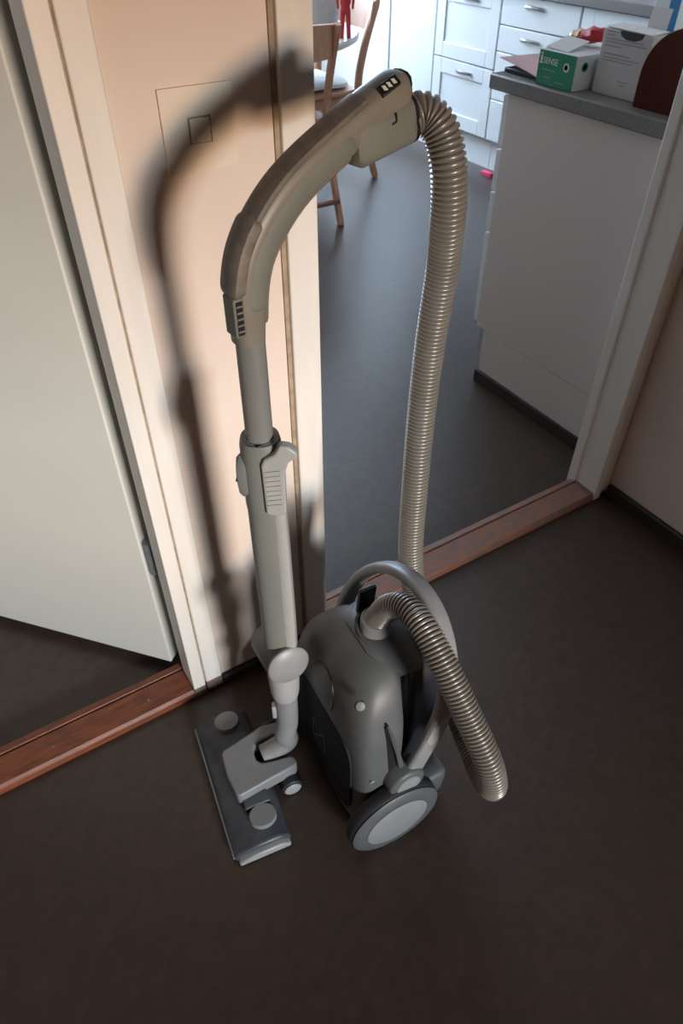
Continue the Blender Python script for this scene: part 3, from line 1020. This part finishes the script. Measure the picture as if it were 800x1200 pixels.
RT = V((0, -1, 0))
text('SENSE', .0185, (1.5043, 1.438, ZT + .052), RT, ZA, 'white', gb)
bm = B()
lathe(bm, (1.5045, 1.385, ZT + .047), (-1, 0, 0), [(0, .0095), (.0006, .0095), (.0006, .0060), (0, .0060)], 24)
obj('round_logo', bm, 'white', gb)
bm = B()
obox(bm, (1.5043, 1.4695, ZT + .056), (0, 1, 0), ZA, (1, 0, 0), .0030, .0060, .0004)
obox(bm, (1.5043, 1.4695, ZT + .066), (0, 1, 0), ZA, (1, 0, 0), .0026, .0022, .0004)
obox(bm, (1.5043, 1.4695, ZT + .047), (0, 1, 0), ZA, (1, 0, 0), .0050, .0018, .0004)
obj('figure_logo', bm, 'white', gb)
bm = B()
for yy, zz, ln in ((1.440, .034, .022), (1.442, .018, .010), (1.400, .012, .016)):
    obox(bm, (1.5043, yy, ZT + zz), (0, 1, 0), ZA, (1, 0, 0), ln, .0011, .0003)
obj('small_print', bm, 'ink', gb)
bm = B()
lathe(bm, (1.536, 1.3555, ZT + .050), (0, -1, 0), [(0, .0100), (.0008, .0100), (.0008, .0062), (0, .0062)], 24)
obj('round_logo', bm, 'green', gb)
# open flap on top of the glove box
bm = B()
obox(bm, (1.555, 1.44, ZT + .084), (1, 0, .24), (0, 1, .05), (-.24, 0, 1), .036, .036, .0010)
obj('lid_flap', bm, 'card', gb)

cb = carton('carton', 1.556, 1.615, 1.196, 1.338, .130, 'cardg', 'tall open off-white carton between the green box and the dark board')
bm = B()
for k, (z, l0, l1) in enumerate(((.126, .012, .05), (.119, .012, .035), (.112, .012, .12), (.106, .012, .13), (.098, .012, .06), (.083, .012, .09), (.076, .012, .12), (.070, .012, .10), (.033, .07, .10), (.026, .075, .095))):
    obox(bm, (1.5556, 1.338 - (l0 + l1) / 2, ZT + z), (0, 1, 0), ZA, (1, 0, 0), (l1 - l0) / 2, .0010, .0003)
obj('small_print', bm, 'ink', cb)
bm = B()
sp_ = [(0, -.035), (.010, -.030), (.016, -.012), (.016, .012), (.010, .030), (0, .035)]
prism(bm, [V((1.5553, 1.255 + y, ZT + .1305 - z)) for z, y in sp_], (.0012, 0, 0))
obj('thumb_cut', bm, 'black', cb)
bm = B()
obox(bm, (1.617, 1.240, ZT + .150), (.15, 0, 1), (0, 1, 0), (1, 0, -.15), .024, .026, .0008)
obox(bm, (1.585, 1.268, ZT + .1335), (1, 0, .05), (0, 1, .02), (0, 0, 1), .028, .066, .0008)
obj('lid_flap', bm, 'card', cb)

# rounded board with a pale edge
pts = []
for k in range(25):
    th = PI * k / 24
    pts.append((1.076 + .112 * math.cos(th), .055 + .108 * math.sin(th) ** .9))
pts = [(1.188, 0.0)] + pts + [(.968, 0.0)]
bm = prism(B(), [V((1.528, y, ZT + z)) for y, z in pts], (.014, 0, 0))
br = obj('serving_board', bm, 'plywood', smooth=False)
tag(br, 'dark red board with rounded top and pale edge standing on worktop', 'board')
pts2 = [(1.076 + (y - 1.076) * .985, z * .988) for y, z in pts]
obj('red_face', prism(B(), [V((1.5268, y, ZT + z + .0005)) for y, z in pts2], (.0013, 0, 0)), 'board', br, smooth=False)['label'] = 'dark red face'

# papers, package, bottle and blue carton farther in
def sheet(name, pts, z, m, label, curl=0.0, th=.0012):
    bm = B()
    prism(bm, [V((x, y, z + curl * k)) for k, (x, y) in enumerate(pts)], ZA * th)
    return tag(obj(name, bm, m, smooth=False), label, 'paper', 'papers on the near worktop')


pp = B()
n = 10
g = [[None] * 2 for _ in range(n + 1)]
rings = []
for i in range(n + 1):
    t = i / n
    a = V((1.512, 1.487, 0)).lerp(V((1.56, 1.68, 0)), t)
    b = V((1.70, 1.49, 0)).lerp(V((1.74, 1.64, 0)), t)
    z = ZT + .0105 + .004 * math.sin(PI * t) + .010 * t * t
    rings.append([a + ZA * z, b + ZA * (z + .002), b + ZA * (z + .0035), a + ZA * (z + .0015)])
loft(pp, rings)
tag(obj('leaflet', pp, 'pinkpaper'), 'pinkish leaflet lying curled left of the green box', 'leaflet')
tag(obj('notebook', box(B(), 1.53, 1.70, 1.50, 1.625, ZT, ZT + .010), 'black', bevel=.002), 'thin black notebook under the pinkish leaflet', 'notebook')
pp = B()
rings = []
for i in range(n + 1):
    t = i / n
    x = 1.76 + .20 * t
    z = ZT + .050 + .010 * math.sin(PI * 1.5 * t)
    rings.append([V((x, 1.36, z)), V((x + .02, 1.62, z + .004)), V((x + .02, 1.62, z + .007)), V((x, 1.36, z + .003))])
loft(pp, rings)
tag(obj('magazine', pp, 'paper'), 'pale magazine lying on a box behind the green box', 'magazine')
st = thing('letter_tray', (1.86, 1.49, ZT), 'low white tray under the pale magazine', 'tray')
obj('tray', box(B(), 1.77, 1.96, 1.38, 1.60, ZT, ZT + .040), 'card', st, bevel=.002)

pkp = V((1.79, 1.475, ZT + .0))
pg = thing('snack_package', (1.625, 1.44, ZT + .074), 'crumpled red and yellow package lying on the green fronted box', 'package')
def blob(bm, c, ax, ln, r0, n=12):
    a, u, v = frame_of(ax)
    rings = []
    for i in range(9):
        t = i / 8
        rr = r0 * math.sin(PI * (0.06 + .88 * t)) ** .6
        rings.append([V(c) + a * (t - .5) * ln + (u * math.cos(2 * PI * k / n) * 1.0 + v * math.sin(2 * PI * k / n) * .8) * rr * (1 + .30 * math.sin(3 * k + 9 * t) * math.cos(5 * t + 2 * k)) for k in range(n)])
    return loft(bm, rings)


obj('red_foil', blob(B(), (1.625, 1.428, ZT + .099), (.1, -.9, .15), .085, .024), 'red', pg)
obj('yellow_foil', blob(B(), (1.622, 1.466, ZT + .094), (.1, -.9, .1), .060, .019), 'yellow', pg)
tag(obj('envelope', obox(B(), (1.93, 1.30, ZT + .0015), (1, .2, 0), (-.2, 1, 0), ZA, .10, .06, .0014), 'paper', smooth=False), 'white envelope on the worktop behind the off-white carton', 'envelope')

bt = V((2.03, 1.50, ZT))
bo = thing('white_bottle', bt, 'white plastic bottle beside the blue carton', 'bottle')
obj('bottle_body', lathe(B(), bt, ZA, [(0, .01), (0, .046), (.01, .05), (.15, .05), (.18, .034), (.195, .02), (.205, .02), (.205, .005)], 28), 'white', bo)
obj('cap', lathe(B(), bt + ZA * .200, ZA, [(0, .005), (0, .023), (.025, .022), (.027, .005)], 20), 'white', bo)
bc = carton('milk_carton', 1.735, 1.815, 1.285, 1.355, .19, 'white', 'tall blue and white carton at the right end of the worktop', 'carton')
obj('blue_side', box(B(), 1.734, 1.7365, 1.284, 1.312, ZT + .001, ZT + .19), 'blue', bc, smooth=False)['label'] = 'blue printed stripe'
prism(bm := B(), [V((1.735, 1.285, ZT + .19)), V((1.735, 1.355, ZT + .19)), V((1.775, 1.355, ZT + .225)), V((1.775, 1.285, ZT + .225))], (.002, 0, -.001))
prism(bm, [V((1.815, 1.285, ZT + .19)), V((1.815, 1.355, ZT + .19)), V((1.777, 1.355, ZT + .225)), V((1.777, 1.285, ZT + .225))], (-.002, 0, -.001))
obj('gable_top', bm, 'white', bc, smooth=False)
